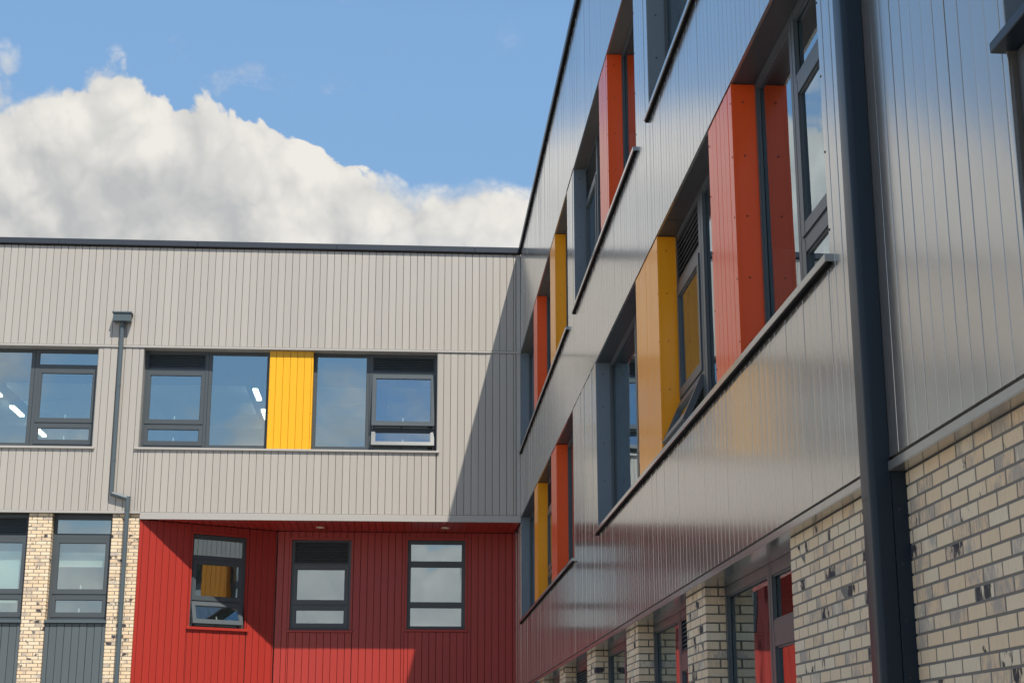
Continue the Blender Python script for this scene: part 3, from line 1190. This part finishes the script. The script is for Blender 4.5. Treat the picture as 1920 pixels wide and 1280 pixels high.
# ---- ground floor: brick piers with glazing between
BD = -.075
N_BRICK_LO = .12


def keepB(a, b, z):
    if z > 1.40 or a > 27.35:
        return False
    low = {True: .14}.get(a > 22, .45)
    return z > low and a > 15.0


piers = [(3.459, 4.407), (7.337, 8.25), (11.172, 12.108), (15.026, 15.913), (18.837, 19.723), (22.658, 24.76)]
for i, (a0, a1) in enumerate(piers):
    brickwork(RIGHT, a0, a1, 1.376, ZG, BD, .165, RW, keepB, (True, i < 5), .05 * i)
brickwork(RIGHT, 25.055, UE, 1.376, ZG, BD, .165, RW, keepB, (True, False), .165)
p = MB()
p.box(RIGHT, 24.78, 25.056, ZG, 1.376, -.30, -.001)
jp = p.obj('corner_board', M['pipe'], RW)
screws_side(RIGHT, 25.056, 1, [(-.03, z) for z in (.38, .65, .92, 1.19)], jp, .007)
ga = [.03] + [b for a, b in piers]
gb = [a for a, b in piers]
GD = -.240
for i, (a0, a1) in enumerate(zip(ga, gb)):
    zb = ZG + .05
    cs = [('louvre', .97, 1.31), ('sash', -.55, .90), ('sash', ZG + .12, -.60)]
    cp = [('pane', .965, 1.285), ('sash', -.55, .865), ('sash', ZG + .12, -.60)]
    full = [('pane', ZG + .12, 1.30)]
    m_ = a0 + (a1 - a0) * .545
    if i == 2:
        cols = [(a0 + .10, a0 + 1.40, cs), (a0 + 1.50, a1 - .06, full)]
    elif i in (1, 4):
        cols = [(a0 + .06, m_ - .05, full), (m_ + .07, a1 - .06, cs)]
    else:
        cols = [(a0 + .06, m_ - .05, full), (m_ + .07, a1 - .06, cp)]
    window(RW, RIGHT, a0 + .003, a1 - .003, zb, 1.376, GD, cols)
t = MB()
for a0, a1 in piers:
    t.box(RIGHT, a0 + .02, a1 - .02, ZG, 1.376, -.345, -.245)
t.box(RIGHT, 25.07, UE, ZG, 1.376, -.345, -.245)
t.obj('inner_wall', M['plaster'], RW)

# rooms of this wing
rm = MB()
rm.box(RIGHT, -1.2, UE - .3, ZG, Z_COP - .5, -6.2, -6.0)
for u in (4.0, 11.9, 17.5, 25.4):
    rm.box(RIGHT, u, u + .12, ZG, Z_COP - .5, -6.0, -.42)
rm.obj('room_wall', M['plaster'], RW)
rm = MB()
for z in (1.50, Z_H1 + .10, 8.60):
    rm.box(RIGHT, 1.9 if z < 5 else .4, UE - .3, z, z + .30, -6.0, -.345)
rm.obj('floor_slab', M['dark_ceiling'], RW)

# ================================================================== downpipes
# round pipe with hopper on the sunlit wall
DP = thing('downpipe', 'thin round dark grey downpipe with a box hopper, crossing the sunlit pale grey wall', 'downpipe', (-8.5, -.08, 0))
xp = -8.482
h = MB()
h.box(LEFT, xp - .185, xp + .185, 8.99, 9.16, .012, .205)
hp = h.obj('hopper_head', M['pipe_round'], DP, bevel=.006)
h = MB()
h.box(LEFT, xp - .205, xp + .205, 9.160, 9.192, .010, .228)
h.obj('rim', M['pipe_round'], hp, bevel=.004)
YP = -.075
r = .047
zA, zB, xq, YQ = 5.335, 5.215, -8.135, -.070
h = MB().tube((xp, YP, ZC + 8.99), (xp, YP, ZC + zA), r, 24)
h.obj('pipe', M['pipe_round'], DP, smooth=True)
h = MB().tube((xp - .012, YP, ZC + zA - .004), (xq + .012, YQ, ZC + zB + .004), r * .98, 24)
h.obj('pipe_offset', M['pipe_round'], DP, smooth=True)
h = MB().tube((xq, YQ, ZC + zB + .05), (xq, YQ, .05), r, 24)
h.obj('pipe', M['pipe_round'], DP, smooth=True)
for (x_, y_, z_) in ((xp, YP, 7.62), (xp, YP, 6.02), (xq, YQ, 4.985), (xq, YQ, 3.1), (xq, YQ, 1.2)):
    h = MB().tube((x_, y_, ZC + z_ - .02), (x_, y_, ZC + z_ + .02), r + .004, 24)
    h.box(LEFT, x_ - .02, x_ + .02, z_ - .02, z_ + .02, .001 if z_ > 4.9 else -.04, .045)
    h.obj('bracket', M['pipe_round'], DP, smooth=True)
h = MB().tube((xp, YP, ZC + 8.89), (xp, YP, ZC + 8.988), r + .008, 24)
h.obj('collar', M['pipe_round'], DP, smooth=True)

# square pipe in the near right
SP = thing('downpipe.001', 'broad blue-grey square downpipe with rounded edges, dividing the shaded wall beside the near brickwork',
           'downpipe', (-.06, -24.95, 0))


def round_rect(a0, a1, d0, d1, r_, z0, z1, n=6):
    pts = []
    rb = .002                                  # square against the wall, rounded in front
    for (ca, cd, s0, rr) in ((a1 - rb, d0 + rb, -90, rb), (a1 - r_, d1 - r_, 0, r_), (a0 + r_, d1 - r_, 90, r_), (a0 + rb, d0 + rb, 180, rb)):
        for i in range(n + 1):
            an = R(s0 + 90 * i / n)
            q = RIGHT.p(ca + rr * math.cos(an), cd + rr * math.sin(an), 0)
            pts.append((q.x, q.y))
    # keep it counter-clockwise seen from above
    ar = sum(pts[i][0] * pts[(i + 1) % len(pts)][1] - pts[(i + 1) % len(pts)][0] * pts[i][1] for i in range(len(pts)))
    if ar < 0:
        pts.reverse()
    return MB().prism(pts, z0, z1)


round_rect(24.872, 25.054, .0005, .108, .032, ZC + 1.25, ZC + Z_COP - .1).obj('pipe', M['pipe'], SP, smooth=True)
round_rect(24.874, 25.0525, .0015, .1065, .032, .05, ZC + 1.256).obj('pipe', M['pipe'], SP, smooth=True)
for z_ in (-.4, 3.6, 7.4):
    b = MB()
    b.box(RIGHT, 24.90, 25.02, z_ - .03, z_ + .03, -.06, .012)
    b.obj('bracket', M['pipe'], SP)

# ================================================================== small lights and blinds
for i, (x_, y_, lab) in enumerate(((-4.23, .945, 'round recessed downlight in the red soffit above the louvred window'),
                                   (-1.557, .86, 'round recessed downlight in the red soffit closer to the inner corner'))):
    dl = thing('downlight', lab, 'downlight', (x_, y_, ZC + ZSOF), 'recessed downlights in the red soffit')
    b = MB()
    n = 28
    z0 = ZC + ZSOF
    for ra_, rb_, za, zb_ in ((.098, .090, z0 + .004, z0 - .012), (.090, .066, z0 - .012, z0 - .010), (.066, .058, z0 - .010, z0 + .01)):
        k = len(b.v)
        for i2 in range(n):
            an = 2 * math.pi * i2 / n
            b.v.append((x_ + ra_ * math.cos(an), y_ + ra_ * math.sin(an), za))
            b.v.append((x_ + rb_ * math.cos(an), y_ + rb_ * math.sin(an), zb_))
        for i2 in range(n):
            j2 = (i2 + 1) % n
            b.f.append((k + 2 * i2, k + 2 * j2, k + 2 * j2 + 1, k + 2 * i2 + 1))
    b.obj('bezel', M['brass'], dl, smooth=True)
    MB().tube((x_, y_, z0 - .002), (x_, y_, z0 + .012), .0605, 24).obj('lens', M['white'], dl)

li = 0
for x_ in (-11.8, -8.86, -5.87):
    for y0 in (2.3, 4.45, 6.9):
        nm = {-11.8: 'in leftmost upper window', -8.86: 'behind casements beside the downpipe', -5.87: 'left of the yellow panel'}[x_]
        ky = {2.3: 'nearest the glass', 4.45: 'in the middle of its row', 6.9: 'deepest in the room'}[y0]
        L = thing('strip_light', 'lit white strip light %s, %s' % (ky, nm), 'ceiling light', (x_, y0 + .5, ZC + 8.1), 'strip lights inside the upper room')
        MB().box(gnd, x_ - .055, x_ + .055, y0, y0 + 1.05, 8.10, 8.15).obj('diffuser', M['lamp'], L)
        MB().box(gnd, x_ - .062, x_ + .062, y0 - .01, y0 + 1.06, 8.1505, 8.19).obj('housing', M['white'], L)
        hg = MB()
        for yy in (y0 + .15, y0 + .9):
            hg.tube((x_, yy, ZC + 8.19), (x_, yy, ZC + 8.78), .004, 6)
        hg.obj('hanger', M['white'], L)


def blind(a0, a1, ztop, zbot, lab):
    b = thing('roller_blind', lab, 'blind', (a0, .45, ZC + zbot), 'roller blinds behind the lower windows')
    MB().box(LEFT, a0, a1, zbot + .022, ztop, -.456, -.450).obj('fabric', M['blind'], b)
    MB().box(LEFT, a0 - .004, a1 + .004, zbot, zbot + .022, -.462, -.444).obj('bottom_bar', M['white'], b)
    MB().tube(LEFT.p(a0 - .01, -.453, ztop + .02), LEFT.p(a1 + .01, -.453, ztop + .02), .03, 16).obj('roller', M['white'], b)


blind(-9.63, -8.60, 4.13, 3.87, 'pale roller blind half down behind the window beside the round downpipe')
blind(-11.55, -10.20, 4.15, 2.95, 'pale roller blind pulled far down behind the lower window at the left edge')
